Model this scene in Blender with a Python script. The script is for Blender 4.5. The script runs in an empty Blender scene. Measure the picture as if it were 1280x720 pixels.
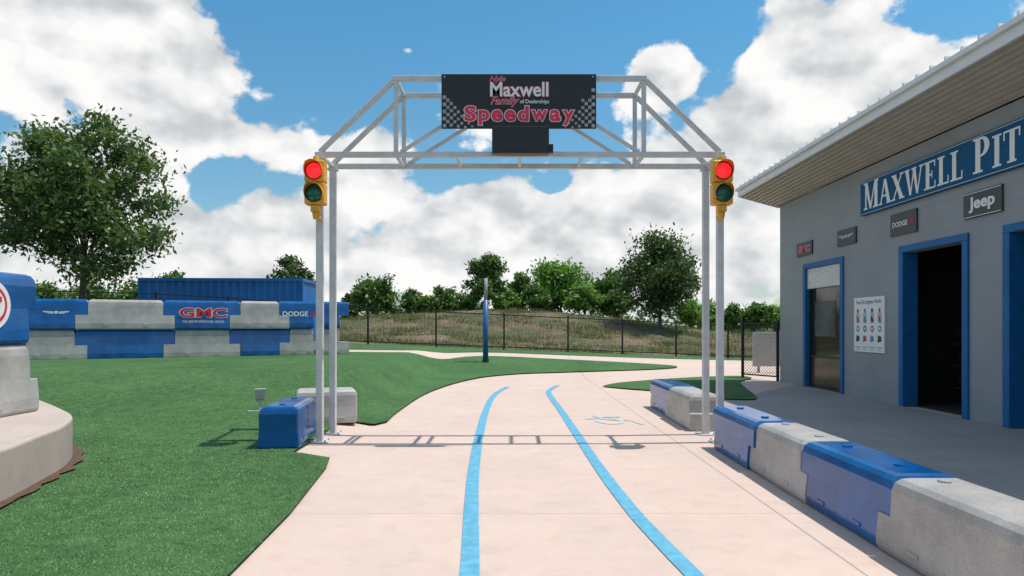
import bpy, bmesh, math, random
import numpy as np
from mathutils import Vector, Matrix
from mathutils.geometry import delaunay_2d_cdt
random.seed(7); rng=np.random.default_rng(7)
sc=bpy.context.scene; COL=sc.collection
F=870.0; HZ=408.0; CH=1.25
R=math.radians
# ------------------------------------------------------------------ terrain
def ss(a,b,x):
    t=np.clip((x-a)/(b-a),0,1); return t*t*(3-2*t)
def H(X,Y):
    mL=.50*ss(7.2,11.6,Y)*ss(1.75,2.9,-X)
    zf=np.clip(.43-.045*X,0,.9)
    t=ss(16,23,Y)
    z=(mL*(1-t)+zf*t)*(1-ss(50,90,Y))
    return z+1.75*np.exp(-((X-1.5)/13)**2)*np.exp(-((Y-40)/7)**2)
def unproj(px,py):
    dx=(px-640)/F; dz=(HZ-py)/F
    t=1.0
    while t<300:
        if CH+dz*t<float(H(dx*t,t)): break
        t+=.04
    return (dx*t,t)
# ------------------------------------------------------------------ materials
def nt(name):
    m=bpy.data.materials.new(name); m.use_nodes=True; t=m.node_tree
    return m,t,t.nodes['Principled BSDF']
def N(t,typ,**k):
    n=t.nodes.new(typ)
    for a,b in k.items(): setattr(n,a,b)
    return n
def L(t,a,b): t.links.new(a,b)
def noise(t,scale,detail=4,rough=.55,vec=None):
    n=N(t,'ShaderNodeTexNoise'); n.inputs['Scale'].default_value=scale; n.inputs['Detail'].default_value=detail; n.inputs['Roughness'].default_value=rough
    if vec is None:
        tc=N(t,'ShaderNodeTexCoord'); vec=tc.outputs['Object']
    L(t,vec,n.inputs['Vector']); return n.outputs['Fac']
def ramp(t,fac,stops):
    r=N(t,'ShaderNodeValToRGB'); e=r.color_ramp.elements
    while len(e)<len(stops): e.new(.5)
    for i,(p,c) in enumerate(stops):
        e[i].position=p; e[i].color=(*c,1) if len(c)==3 else c
    L(t,fac,r.inputs['Fac']); return r.outputs['Color']
def math_(t,op,a,b=None,c=None,clamp=False):
    n=N(t,'ShaderNodeMath',operation=op); n.use_clamp=clamp
    for i,v in enumerate((a,b,c)):
        if v is None: continue
        if isinstance(v,(int,float)): n.inputs[i].default_value=v
        else: L(t,v,n.inputs[i])
    return n.outputs[0]
def mixc(t,fac,a,b,mode='MIX'):
    n=N(t,'ShaderNodeMix',data_type='RGBA',blend_type=mode)
    for s,v in ((n.inputs[0],fac),(n.inputs[6],a),(n.inputs[7],b)):
        if isinstance(v,(int,float)): s.default_value=v
        elif isinstance(v,tuple): s.default_value=(*v,1)
        else: L(t,v,s)
    return n.outputs[2]
def bump(t,b,h,strength=.3,dist=.01):
    n=N(t,'ShaderNodeBump'); n.inputs['Strength'].default_value=strength; n.inputs['Distance'].default_value=dist
    L(t,h,n.inputs['Height']); L(t,n.outputs[0],b.inputs['Normal'])
def mat(name,c,rough=.6,var=.25,scale=6,metal=0,bmp=0,bscale=60,emit=None,es=1,c2=None,spec=.5):
    m,t,b=nt(name)
    c2=c2 or tuple(x*(1-var) for x in c)
    col=ramp(t,noise(t,scale,5,.6),[(.35,c2),(.65,c)])
    L(t,col,b.inputs['Base Color']); b.inputs['Roughness'].default_value=rough; b.inputs['Metallic'].default_value=metal
    b.inputs['Specular IOR Level'].default_value=spec
    if bmp: bump(t,b,noise(t,bscale,3),bmp)
    if emit:
        b.inputs['Emission Color'].default_value=(*emit,1); b.inputs['Emission Strength'].default_value=es
    return m
M={}
def concrete(name,ca,cb,joints=True):
    m,t,b=nt(name); tc=N(t,'ShaderNodeTexCoord'); o=tc.outputs['Object']
    base=ramp(t,noise(t,.9,6,.65,o),[(.3,cb),(.7,ca)])
    sp=ramp(t,noise(t,160,2,.6,o),[(.35,(.84,.84,.84)),(.6,(1,1,1))])
    col=mixc(t,1.0,base,sp,'MULTIPLY')
    st=ramp(t,noise(t,5,6,.7,o),[(.3,(.90,.885,.87)),(.5,(1,1,1))])
    col=mixc(t,1.0,col,st,'MULTIPLY')
    v=N(t,'ShaderNodeTexVoronoi'); v.inputs['Scale'].default_value=1.3; L(t,o,v.inputs['Vector'])
    dots=math_(t,'LESS_THAN',v.outputs['Distance'],.022)
    col=mixc(t,math_(t,'MULTIPLY',dots,.45),col,(.12,.11,.1))
    if joints:
        s=N(t,'ShaderNodeSeparateXYZ'); L(t,o,s.inputs[0])
        y=math_(t,'PINGPONG',math_(t,'ADD',s.outputs[1],.35),1.25)
        j=math_(t,'LESS_THAN',y,.006)
        x=math_(t,'ABSOLUTE',math_(t,'SUBTRACT',s.outputs[0],1.78))
        j2=math_(t,'MULTIPLY',math_(t,'LESS_THAN',x,.008),1.6)
        jj=math_(t,'MAXIMUM',j,j2)
        col=mixc(t,math_(t,'MULTIPLY',jj,.34),col,(.16,.14,.13))
    L(t,col,b.inputs['Base Color']); b.inputs['Roughness'].default_value=.85
    bump(t,b,noise(t,120,3,.6,o),.25,.004)
    return m
M['track']=concrete('pale_concrete',(.65,.50,.425),(.57,.44,.375))
M['patio']=concrete('shade_toned_patio_concrete',(.40,.37,.355),(.31,.29,.28))  # grey darkened so the roof's shade is partly in the colour
M['ledge']=concrete('ledge_concrete',(.55,.45,.395),(.42,.35,.315),False)
def turf(name,a,b_):
    m,t,b=nt(name); tc=N(t,'ShaderNodeTexCoord'); o=tc.outputs['Object']
    base=ramp(t,noise(t,.8,5,.6,o),[(.3,a),(.7,b_)])
    f=ramp(t,noise(t,75,4,.75,o),[(.35,(.45,.48,.45)),(.55,(1,1,1)),(.72,(1.5,1.4,1.35))])
    col=mixc(t,1.0,base,f,'MULTIPLY')
    k=ramp(t,noise(t,8,5,.7,o),[(.35,(.72,.75,.72)),(.6,(1.1,1.08,1.1))])
    col=mixc(t,1.0,col,k,'MULTIPLY')
    L(t,col,b.inputs['Base Color']); b.inputs['Roughness'].default_value=.85; b.inputs['Specular IOR Level'].default_value=.2
    bump(t,b,noise(t,110,3,.7,o),.8,.015); return m
M['turf']=turf('artificial_turf',(.055,.135,.043),(.088,.20,.064))
M['blade']=mat('turf_blade',(.20,.37,.13),.6,.4,4)
m,t,b=nt('dry_grass_ground'); tc=N(t,'ShaderNodeTexCoord'); o=tc.outputs['Object']
dry=ramp(t,noise(t,.45,7,.7,o),[(.36,(.065,.105,.03)),(.46,(.12,.115,.055)),(.54,(.185,.14,.09)),(.7,(.25,.185,.13))])
fine=ramp(t,noise(t,6,6,.75,o),[(.35,(.4,.42,.38)),(.62,(1.15,1.1,1.05))])
L(t,mixc(t,1.0,dry,fine,'MULTIPLY'),b.inputs['Base Color']); b.inputs['Roughness'].default_value=.95
bump(t,b,noise(t,7,5,.7,o),1,.1); M['ground']=m
def leafmat(name,a,b_):
    m,t,b=nt(name); tc=N(t,'ShaderNodeTexCoord'); o=tc.outputs['Object']
    c=ramp(t,noise(t,1.6,4,.7,o),[(.35,a),(.65,b_)])
    L(t,c,b.inputs['Base Color']); b.inputs['Roughness'].default_value=.5
    tr=N(t,'ShaderNodeBsdfTranslucent'); L(t,mixc(t,1.0,c,(1.3,1.5,.6),'MULTIPLY'),tr.inputs['Color'])
    mx=N(t,'ShaderNodeMixShader'); mx.inputs[0].default_value=.3
    L(t,b.outputs[0],mx.inputs[1]); L(t,tr.outputs[0],mx.inputs[2]); L(t,mx.outputs[0],t.nodes['Material Output'].inputs['Surface']); return m
M['leaf_oak']=leafmat('oak_leaf',(.055,.10,.032),(.13,.195,.065))
M['leaf_dark']=leafmat('dark_leaf',(.04,.075,.025),(.095,.15,.05))
M['leaf_mid']=leafmat('mid_leaf',(.055,.115,.028),(.125,.22,.055))
M['leaf_bright']=leafmat('bright_leaf',(.09,.19,.03),(.19,.34,.06))
M['weed']=leafmat('dry_weed',(.085,.15,.04),(.25,.19,.11))
M['bark']=mat('bark',(.13,.10,.08),.9,.4,12,bmp=.5)
M['white_steel']=mat('galvanised_white_steel',(.62,.62,.61),.45,.18,7)
M['blue']=mat('blue_plastic',(.003,.11,.36),.16,.38,3,bmp=.07,bscale=18)
M['blue2']=mat('faded_blue_plastic',(.012,.12,.36),.42,.3,3)
m,t,b=nt('speckled_grey_plastic'); tc=N(t,'ShaderNodeTexCoord'); o=tc.outputs['Object']
c=ramp(t,noise(t,2.5,5,.6,o),[(.35,(.32,.305,.29)),(.65,(.46,.44,.415))])
s=ramp(t,noise(t,110,2,.5,o),[(.4,(.84,.84,.84)),(.6,(1.05,1.05,1.05))])
L(t,mixc(t,1.0,c,s,'MULTIPLY'),b.inputs['Base Color']); b.inputs['Roughness'].default_value=.42; bump(t,b,noise(t,30,3,.5,o),.05); M['grey']=m
M['line']=mat('blue_line_paint',(.115,.40,.57),.7,.28,14)
M['faint']=mat('faded_blue_paint',(.44,.52,.54),.8,.14,20)
M['black']=mat('black_panel',(.012,.012,.014),.4,.3,5)
M['blackmetal']=mat('black_metal',(.015,.015,.016),.5,.3,8)
M['white']=mat('white_print',(.82,.82,.80),.5,.05,5)
M['dullwhite']=mat('dull_white_print',(.42,.42,.42),.6,.4,14)
M['red']=mat('red_print',(.62,.02,.05),.5,.1,5)
M['pink']=mat('pinkish_red_print',(.78,.03,.085),.5,.08,5)
M['yellow']=mat('signal_yellow',(.78,.38,.02),.45,.2,8)
M['lens_red']=mat('lit_red_lens',(.5,.01,.01),.3,.1,40,emit=(1,.02,.03),es=.95)
M['lens_green']=mat('unlit_green_lens',(.008,.14,.09),.12,.5,60)
m,t,b=nt('painted_block'); tc=N(t,'ShaderNodeTexCoord'); o=tc.outputs['Object']
s=N(t,'ShaderNodeSeparateXYZ'); L(t,o,s.inputs[0]); cb=N(t,'ShaderNodeCombineXYZ'); L(t,math_(t,'ADD',s.outputs[0],s.outputs[1]),cb.inputs[0]); L(t,s.outputs[2],cb.inputs[1])
br=N(t,'ShaderNodeTexBrick'); L(t,cb.outputs[0],br.inputs['Vector']); br.inputs['Scale'].default_value=1
br.inputs['Brick Width'].default_value=.4; br.inputs['Row Height'].default_value=.2; br.inputs['Mortar Size'].default_value=.004; br.inputs['Mortar Smooth'].default_value=.5
br.inputs['Color1'].default_value=(.295,.31,.33,1); br.inputs['Color2'].default_value=(.283,.298,.318,1); br.inputs['Mortar'].default_value=(.245,.26,.275,1)
st=ramp(t,noise(t,.8,5,.6,o),[(.3,(.90,.90,.90)),(.6,(1.03,1.03,1.03))])
L(t,mixc(t,1.0,br.outputs['Color'],st,'MULTIPLY'),b.inputs['Base Color']); b.inputs['Roughness'].default_value=.65
bump(t,b,math_(t,'SUBTRACT',1,br.outputs['Fac']),.35,.004); M['wallgrey']=m
M['soffit']=mat('cream_soffit',(.48,.44,.39),.5,.12,3)
M['roofwhite']=mat('white_roof_metal',(.70,.71,.72),.4,.08,4)
M['trimblue']=mat('blue_door_trim',(.010,.14,.37),.55,.2,6,spec=.3)
M['signblue']=mat('blue_sign_face',(.012,.105,.235),.7,.12,4,spec=.15)
M['glass']=mat('dark_glass',(.02,.022,.02),.08,.4,2,c2=(.035,.03,.02))
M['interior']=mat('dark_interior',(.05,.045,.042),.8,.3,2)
M['shutter']=mat('white_shutter',(.75,.75,.73),.5,.08,4)
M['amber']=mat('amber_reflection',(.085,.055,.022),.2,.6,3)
M['container']=mat('container_blue',(.012,.17,.52),.5,.25,1.5)
M['mulch']=mat('brown_mulch',(.14,.08,.05),.95,.6,40,bmp=1,bscale=50)
M['lampgrey']=mat('pale_grey_lamp',(.50,.50,.49),.5,.15,8)
M['poletop']=mat('dull_grey_pole',(.33,.35,.37),.7,.15,8,spec=.2)
M['teal']=mat('teal_print',(.05,.25,.45),.5,.1,5)
M['paleboard']=mat('pale_board',(.5,.51,.5),.7,.15,4)
M['redbox']=mat('dark_red_plastic',(.085,.02,.016),.5,.2,6)
M['shelfdark']=mat('dark_shelf',(.05,.05,.05),.6,.2,6)
M['darkplate']=mat('dark_grey_plate',(.05,.052,.055),.5,.2,4)
# ------------------------------------------------------------------ mesh helpers
class MB:
    def __init__(s): s.v=[]; s.f=[]
    def add(s,v,f):
        n=len(s.v); s.v+= [tuple(p) for p in v]; s.f+=[tuple(i+n for i in q) for q in f]; return s
    def box(s,x0,x1,y0,y1,z0,z1):
        v=[(x0,y0,z0),(x1,y0,z0),(x1,y1,z0),(x0,y1,z0),(x0,y0,z1),(x1,y0,z1),(x1,y1,z1),(x0,y1,z1)]
        return s.add(v,[(0,3,2,1),(4,5,6,7),(0,1,5,4),(1,2,6,5),(2,3,7,6),(3,0,4,7)])
    def tube(s,p0,p1,r0,r1=None,n=12,cap=True,sq=False):
        r1=r0 if r1 is None else r1
        p0=Vector(p0);p1=Vector(p1);d=(p1-p0).normalized()
        up=Vector((0,0,1)) if abs(d.z)<.95 else Vector((0,1,0))
        a=d.cross(up).normalized(); b_=a.cross(d)
        if sq: n=4
        off=math.pi/4 if sq else 0
        k=math.sqrt(2) if sq else 1
        v=[]
        for p,r in ((p0,r0),(p1,r1)):
            for i in range(n):
                an=off+2*math.pi*i/n; v.append(p+(a*math.cos(an)+b_*math.sin(an))*r*k)
        f=[(i,(i+1)%n,n+(i+1)%n,n+i) for i in range(n)]
        if cap: f+=[tuple(range(n-1,-1,-1)),tuple(range(n,2*n))]
        return s.add(v,f)
    def disc(s,x,y,z,rx,rz,n=24):
        v=[(x+rx*math.cos(2*math.pi*i/n),y,z+rz*math.sin(2*math.pi*i/n)) for i in range(n)]
        return s.add(v,[tuple(range(n))])
    def poly(s,pts,y):
        return s.add([(a,y,c) for a,c in pts],[tuple(range(len(pts)))])
    def build(s,name,m,parent=None,smooth=False,bevel=0,seg=2):
        me=bpy.data.meshes.new(name); me.from_pydata(s.v,[],s.f); me.materials.append(m); me.update()
        if smooth:
            for p in me.polygons: p.use_smooth=True
        o=bpy.data.objects.new(name,me); COL.objects.link(o)
        if parent: o.parent=parent
        if bevel:
            b_=o.modifiers.new('b','BEVEL'); b_.width=bevel; b_.segments=seg; b_.limit_method='ANGLE'; b_.angle_limit=R(35)
        return o
def npmesh(name,V,faces_n,m,parent=None,smooth=False):
    me=bpy.data.meshes.new(name); k=len(V)//faces_n
    me.vertices.add(len(V)); me.vertices.foreach_set('co',V.astype(np.float32).ravel())
    me.loops.add(len(V)); me.loops.foreach_set('vertex_index',np.arange(len(V),dtype=np.int32))
    me.polygons.add(k); me.polygons.foreach_set('loop_start',np.arange(0,len(V),faces_n,dtype=np.int32))
    me.update(calc_edges=True); me.validate(); me.materials.append(m)
    o=bpy.data.objects.new(name,me); COL.objects.link(o)
    if parent: o.parent=parent
    return o
def tag(o,label,cat,group=None):
    o['label']=label; o['category']=cat
    if group: o['group']=group
    return o
def thing(name,label,cat,loc=(0,0,0),rz=0,group=None):
    o=bpy.data.objects.new(name,None); COL.objects.link(o); o.location=loc; o.rotation_euler=(0,0,rz); o.empty_display_size=.1
    return tag(o,label,cat,group)
def struct(o,kind='structure'): o['kind']=kind; return o
def txt(s,x,z,w,h,m,parent,y=-.01,bold=0,shear=0,outline=None,om=None,name='lettering'):
    def mesh(off):
        cu=bpy.data.curves.new('tmp','FONT'); cu.body=s; cu.offset=off; cu.shear=shear; cu.resolution_u=4
        o=bpy.data.objects.new('tmp',cu); COL.objects.link(o)
        dg=bpy.context.evaluated_depsgraph_get(); dg.update()
        me=bpy.data.meshes.new_from_object(o.evaluated_get(dg)); bpy.data.objects.remove(o); return me
    me=mesh(bold); co=np.array([v.co[:] for v in me.vertices])
    lo=co.min(0); hi=co.max(0); c=(lo+hi)/2; sx=w/(hi[0]-lo[0]); sz=h/(hi[1]-lo[1]) if h else sx
    def place(me,yy,nm,mm):
        for v in me.vertices: v.co=((v.co.x-c[0])*sx+x,yy,(v.co.y-c[1])*sz+z)
        me.materials.clear(); me.materials.append(mm); me.name=nm
        o=bpy.data.objects.new(nm,me); COL.objects.link(o); o.parent=parent; return o
    if outline: place(mesh(bold+outline),y,name+'_outline',om); y-=.003
    return place(me,y,name,m)
def spaced(s,x0,x1,z,h,m,parent,y,bold,outline,om):
    """bold outlined word set letter by letter with room for the outline"""
    ws={'S':.98,'p':.9,'e':.9,'d':.92,'w':1.3,'a':.88,'y':.95}
    tot=sum(ws[c] for c in s); k=(x1-x0)/tot; x=x0
    hh={'S':(1.0,0),'p':(.98,-.27),'e':(.76,-.135),'d':(1.0,0),'w':(.73,-.13),'a':(.76,-.135),'y':(.98,-.27)}
    for c in s:
        w=ws[c]*k; hr,dz=hh[c]
        txt(c,x+w/2,z+dz*h,w*.84,hr*h,m,parent,y,bold,0,outline,om,'letter')
        x+=w
def catmull(pts,n=6):
    out=[]
    for i in range(len(pts)-1):
        p0=pts[max(i-1,0)];p1=pts[i];p2=pts[i+1];p3=pts[min(i+2,len(pts)-1)]
        for k in range(n):
            t=k/n
            out.append(tuple(.5*((2*p1[j])+(-p0[j]+p2[j])*t+(2*p0[j]-5*p1[j]+4*p2[j]-p3[j])*t*t+(-p0[j]+3*p1[j]-3*p2[j]+p3[j])*t**3) for j in (0,1)))
    out.append(pts[-1]); return out
def inside(X,Y,poly):
    r=np.zeros(X.shape,bool); n=len(poly)
    for i in range(n):
        x1,y1=poly[i]; x2,y2=poly[(i+1)%n]
        if y1==y2: continue
        c=((y1>Y)!=(y2>Y))&(X<(x2-x1)*(Y-y1)/(y2-y1)+x1); r^=c
    return r
def surface(name,poly,sp,zoff,m,zfun=None):
    d=[]
    for i in range(len(poly)):
        a=Vector(poly[i]);b_=Vector(poly[(i+1)%len(poly)]); k=max(1,int((b_-a).length/sp))
        for j in range(k): d.append(a.lerp(b_,j/k))
    xs=[p.x for p in d]; ys=[p.y for p in d]
    gx,gy=np.meshgrid(np.arange(min(xs),max(xs),sp),np.arange(min(ys),max(ys),sp)); gx=gx.ravel();gy=gy.ravel()
    k=inside(gx,gy,[(p.x,p.y) for p in d]); gx=gx[k];gy=gy[k]
    da=np.array([(p.x,p.y) for p in d]); keep=np.ones(len(gx),bool)
    for c0 in range(0,len(gx),4000):
        dd=np.min((gx[c0:c0+4000,None]-da[None,:,0])**2+(gy[c0:c0+4000,None]-da[None,:,1])**2,axis=1); keep[c0:c0+4000]=dd>(sp*.45)**2
    pts=d+[Vector((a,b_)) for a,b_ in zip(gx[keep],gy[keep])]
    r=delaunay_2d_cdt(pts,[],[list(range(len(d)))],1,1e-5)
    V=[(p.x,p.y,float(H(p.x,p.y))+zoff) for p in r[0]]
    mb=MB(); mb.v=V; mb.f=[tuple(f) for f in r[2]]
    o=mb.build(name,m,None,True)
    if o.data.polygons[0].normal.z<0: o.data.flip_normals()
    return struct(o)
# ------------------------------------------------------------------ ground
def axis(lo,hi,step,far,g=1.25):
    a=list(np.arange(lo,hi+1e-6,step)); s=step
    x=hi
    while x<far: s*=g; x+=s; a.append(x)
    x=lo; s=step; pre=[]
    while x>-far: s*=g; x-=s; pre.append(x)
    return np.array(pre[::-1]+a)
ax=axis(-12,12,.3,1800); ay=axis(-3,55,.3,1800)
GX,GY=np.meshgrid(ax,ay); GZ=H(GX,GY)-.045
nx=len(ax); ny=len(ay)
bumpy=ss(26,30,GY)*(1-ss(50,60,GY))
GZ=GZ+bumpy*.07*(np.sin(GX*1.7+np.sin(GY*1.1)*2)*np.cos(GY*1.3+GX*.4))+bumpy*.05*np.sin(GX*3.1+GY*2.3)*np.sin(GY*3.7-GX)
mb=MB(); mb.v=list(zip(GX.ravel(),GY.ravel(),GZ.ravel()))
mb.f=[(j*nx+i,j*nx+i+1,(j+1)*nx+i+1,(j+1)*nx+i) for j in range(ny-1) for i in range(nx-1)]
struct(mb.build('ground',M['ground'],None,True))
up=[unproj(*p) for p in [(380,436.5),(430,437),(500,438),(600,440.5),(700,444),(800,447.5),(870,449.5),(940,451)]]
poly=[(-4.2,-3),(12,-3),(12,20.5),(9.5,20.2)]+catmull(up,3)[::-1]+[(-9.5,20.2),(-5,17.5),(-3.2,14),(-3.2,9),(-4.2,8)]
surface('track',poly,.22,0.0,M['track'])
surface('patio',[(2.5,-3),(6.09,-3),(6.09,14.9),(5.2,13.8),(4.3,12.6),(3.4,11.9),(2.62,11.3),(2.58,9.0),(2.5,8.0)],.5,.005,M['patio'])  # darker sheet over the concrete, roof shade painted into its grey
e1=[(-1.38,-3),(-1.38,2),(-1.40,3.49),(-1.46,4.6),(-1.62,6.10),(-1.70,6.50),(-2.14,6.80),(-2.16,8.9),(-1.72,8.72)]
e2=catmull([unproj(*p) for p in [(484,529),(502,513),(540,490),(590,475),(640,469),(700,466.5),(760,464.5),(820,462.5),(846,460),(835,457.5),(780,454),(700,450),(600,446),(520,443.5),(430,441),(380,440)]],5)
pl=e1+e2+[(-9.5,19.6),(-13,19.8),(-14,12),(-14,-3)]
LT=pl
surface('artificial_turf',pl,.18,.028,M['turf'])
pr=catmull([unproj(*p) for p in [(752,484),(775,479.5),(830,475),(880,472),(925,471),(940,474),(925,478),(932,486),(946,499),(925,501),(890,499),(862,496),(835,491),(790,487.5),(752,484)]],4)[:-1]
surface('artificial_turf_patch',pr,.2,.025,M['turf'])
lw=[(x,y+.05) for x,y in catmull(up,3)]
pb=lw+[(12,20.8),(12,27),(3.8,24.6),(-4.5,23.4),(-14,22),(-14,20.4)]
surface('lawn',pb,.4,.005,M['turf'])
def blades(name,poly_test,x0,x1,y0,y1,n,hh,m,zo):
    X=rng.uniform(x0,x1,n); Y=y0+(y1-y0)*rng.random(n)**1.3
    k=poly_test(X,Y)&(rng.random(n)<1-ss(5.0,13.5,Y)); X=X[k];Y=Y[k]; Z=H(X,Y)+zo; k=len(X)
    a=rng.uniform(0,2*np.pi,k); w=rng.uniform(.0015,.003,k)*(1+Y*.12); h=hh*rng.uniform(.5,1.2,k)
    l=rng.normal(0,.6,(k,2))*h[:,None]
    dx=np.cos(a)*w; dy=np.sin(a)*w
    V=np.stack([np.stack([X-dx,Y-dy,Z],1),np.stack([X+dx,Y+dy,Z],1),np.stack([X+l[:,0],Y+l[:,1],Z+h],1)],1).reshape(-1,3)
    o=npmesh(name,V,3,m); o['kind']='stuff'; return o
LEDGE=[(-3.1,1.5),(-3.3,3.4),(-3.5,4.7),(-3.68,5.4),(-3.86,6.0),(-4.2,6.65),(-4.75,7.3),(-5.5,8.1),(-6.5,9.1),(-8.2,9.9),(-10,10.2),(-11,8),(-11,1.5)]
led=catmull(LEDGE[:11],5)+LEDGE[11:]
blades('turf_pile',lambda X,Y: inside(X,Y,LT)&~inside(X,Y,led),-9,-1.2,2.6,13.5,330000,.012,M['blade'],.025)
mul=[(x+.07+.02*math.sin(i*1.9)+.015*math.sin(i*4.1),y+.05) for i,(x,y) in enumerate(led[8:34])]
mp=mul+[(x-.3,y) for x,y in led[8:34]][::-1]
surface('mulch_bed',mp,.15,.045,M['mulch'])
mb=MB(); n=len(led)
v=[(x,y,-.1) for x,y in led]+[(x,y,.40) for x,y in led]
f=[(i,(i+1)%n,n+(i+1)%n,n+i) for i in range(n)]+[tuple(range(n,2*n))]
mb.add(v,f); o=mb.build('retaining_ledge',M['ledge'],bevel=.02)
bm=bmesh.new(); bm.from_mesh(o.data); bmesh.ops.recalc_face_normals(bm,faces=bm.faces); bm.to_mesh(o.data); bm.free()
tag(o,'low curved pale concrete ledge at the left edge of the turf','retaining wall')
def ribbon(pts,w,zo):
    mb=MB(); n=len(pts)
    for i,(x,y) in enumerate(pts):
        a=Vector(pts[max(i-1,0)]);b_=Vector(pts[min(i+1,n-1)]);d=(b_-a).normalized(); nn=Vector((-d.y,d.x))*w/2
        for s_ in (-1,1): 
            X=x+nn.x*s_;Y=y+nn.y*s_; mb.v.append((X,Y,float(H(X,Y))+zo))
        if i: k=2*i; mb.f.append((k-2,k-1,k+1,k))
    return mb
for pts in ([(587,724),(588,690),(589,640),(592,590),(599,545),(608,512),(618,494),(634,484)],[(868,722),(828,680),(790,640),(752,590),(722,545),(702,515),(689,497),(686,489),(697,482)]):
    w=[unproj(*p) for p in pts]; x0,y0=w[0]; w=[(x0+(x0-w[1][0])*1.5,y0-1.5*(w[1][1]-y0))]+w
    o=ribbon(catmull(w,8),.10,.006).build('painted_line',M['line'],None,True)
    if o.data.polygons[0].normal.z<0: o.data.flip_normals()
    struct(o)
c=unproj(762,527); mb=MB()
ring=[(c[0]+.16*math.cos(a),c[1]+.26*math.sin(a)) for a in np.linspace(0,2*math.pi,25)]
for q_,pts in enumerate((ring,[(c[0]-.15,c[1]+.55),(c[0]+.02,c[1]+.1),(c[0]+.3,c[1]+.05),(c[0]+.38,c[1]-.3)],[(c[0]-.3,c[1]+.2),(c[0]-.1,c[1]+.3)],[(c[0]-.05,c[1]+.4),(c[0]+.2,c[1]+.42)])):
    r=ribbon(pts,.055,.005+.0006*q_)
    f0=r.f[0]; va,vb,vc=(Vector(r.v[i_]) for i_ in f0[:3])
    if (vb-va).cross(vc-vb).z<0: r.f=[f_[::-1] for f_ in r.f]
    mb.add(r.v,r.f)
o=mb.build('painted_symbol',M['faint']); struct(o)
# ------------------------------------------------------------------ barriers
def barrier(loc,rz,Lh,h,wb,wt,kind,step,label,group=None,cap=False,name='barrier'):
    a=Lh-step if kind=='top' else Lh+step; b_=Lh+step if kind=='top' else Lh-step
    if kind=='flat': a=b_=Lh
    a-=.004;b_-=.004
    wm=wb*.6+wt*.4
    lv=[(0,wb-.01,a-.01),(.03,wb,a),(h*.2,wb,a),(h*.48,wm,a),(h*.48+.001,wm,b_),(h*.82,wt+.014,b_),(h*.92,wt+.002,b_-.012),(h*.975,wt-.022,b_-.03),(h,wt-.055,b_-.06)]
    mb=MB()
    for z,w,l in lv: mb.v+=[(-l,-w,z),(l,-w,z),(l,w,z),(-l,w,z)]
    for i in range(len(lv)-1):
        for k in range(4):
            p=i*4; mb.f.append((p+k,p+(k+1)%4,p+4+(k+1)%4,p+4+k))
    mb.f+=[(3,2,1,0),tuple(range(len(lv)*4-4,len(lv)*4))]
    t=thing(name,label,'barrier',loc,rz,group)
    col=M['blue'] if 'blue' in label.split()[:2] else M['grey']
    o=mb.build('body',col,t,bevel=.022,seg=3)
    if cap:
        for sx in (-.6,.6):
            k=MB().tube((sx*Lh,0,h-.002),(sx*Lh,0,h+.012),.035,.032,14); k.build('fill_cap',col,t,bevel=.004)
    for sy in (-1,1):
        for sx in (-.45,.45):
            r=MB().box(sx*Lh-.05,sx*Lh+.05,sy*(wb+.001)-.006,sy*(wb+.001)+.006,.06,h*.2); r.build('side_foot',col,t,bevel=.004)
    return t
edges=[7.15,6.0,4.93,3.86,2.75,1.6]
labs=['blue glossy plastic barrier beside the right gate post, farthest of the row along the patio','grey speckled plastic barrier between the two blue barriers in the row beside the patio','blue plastic barrier nearest the camera in the row beside the patio','grey speckled plastic barrier at the bottom right corner of the photo']
for i in range(4):
    y0,y1=edges[i],edges[i+1]
    barrier((2.27+random.uniform(-.01,.01),(y0+y1)/2,.006),R(-90+random.uniform(-.7,.7)),(y0-y1)/2,.43,.215,.18,'top' if i%2==0 else 'low',.06,labs[i],'barriers lining the patio',True)
barrier((2.33,8.95,.002),R(-90),.62,.43,.215,.18,'low',.05,'grey plastic barrier behind the right pair of gate posts','barriers behind the right gate posts')
barrier((2.36,10.25,.002),R(-90),.6,.43,.215,.18,'top',.05,'blue plastic barrier behind the grey one at the right gate posts, nearest the green patch','barriers behind the right gate posts')
barrier((-2.38,7.42,.02),R(-84),.48,.43,.205,.185,'flat',0,'blue glossy plastic barrier standing on the turf edge against the left gate posts','barriers at the left gate posts',True)
barrier((-2.33,8.72,float(H(-2.3,8.7))-.01),R(18),.37,.42,.205,.175,'flat',0,'grey plastic barrier behind the left gate posts beside the blue one','barriers at the left gate posts')
W0=Vector((-10.6,15.2)); W1=Vector((-4.39,18.0))
def onwall(px):
    k=(px-640)/F; d=W1-W0; s_=(k*W0.y-W0.x)/(d.x-k*d.y); return W0+d*s_
wrz=math.atan2((W1-W0).y,(W1-W0).x)
bd=[-40,28,104,212,293,354,396,428]
HB=.67
def wing(parent,x,z,w,y,m):
    mb=MB()
    for s_ in (-1,1):
        mb.poly([(x+s_*.1*w,z+.02*w),(x+s_*.5*w,z+.05*w),(x+s_*.45*w,z-.01*w),(x+s_*.1*w,z-.03*w)][::s_],y)
        mb.poly([(x+s_*.1*w,z-.04*w),(x+s_*.36*w,z-.03*w),(x+s_*.3*w,z-.06*w),(x+s_*.1*w,z-.07*w)][::s_],y)
    mb.disc(x,y-.001,z-.01*w,.075*w,.06*w)
    mb.build('winged_emblem',m,parent)
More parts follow.
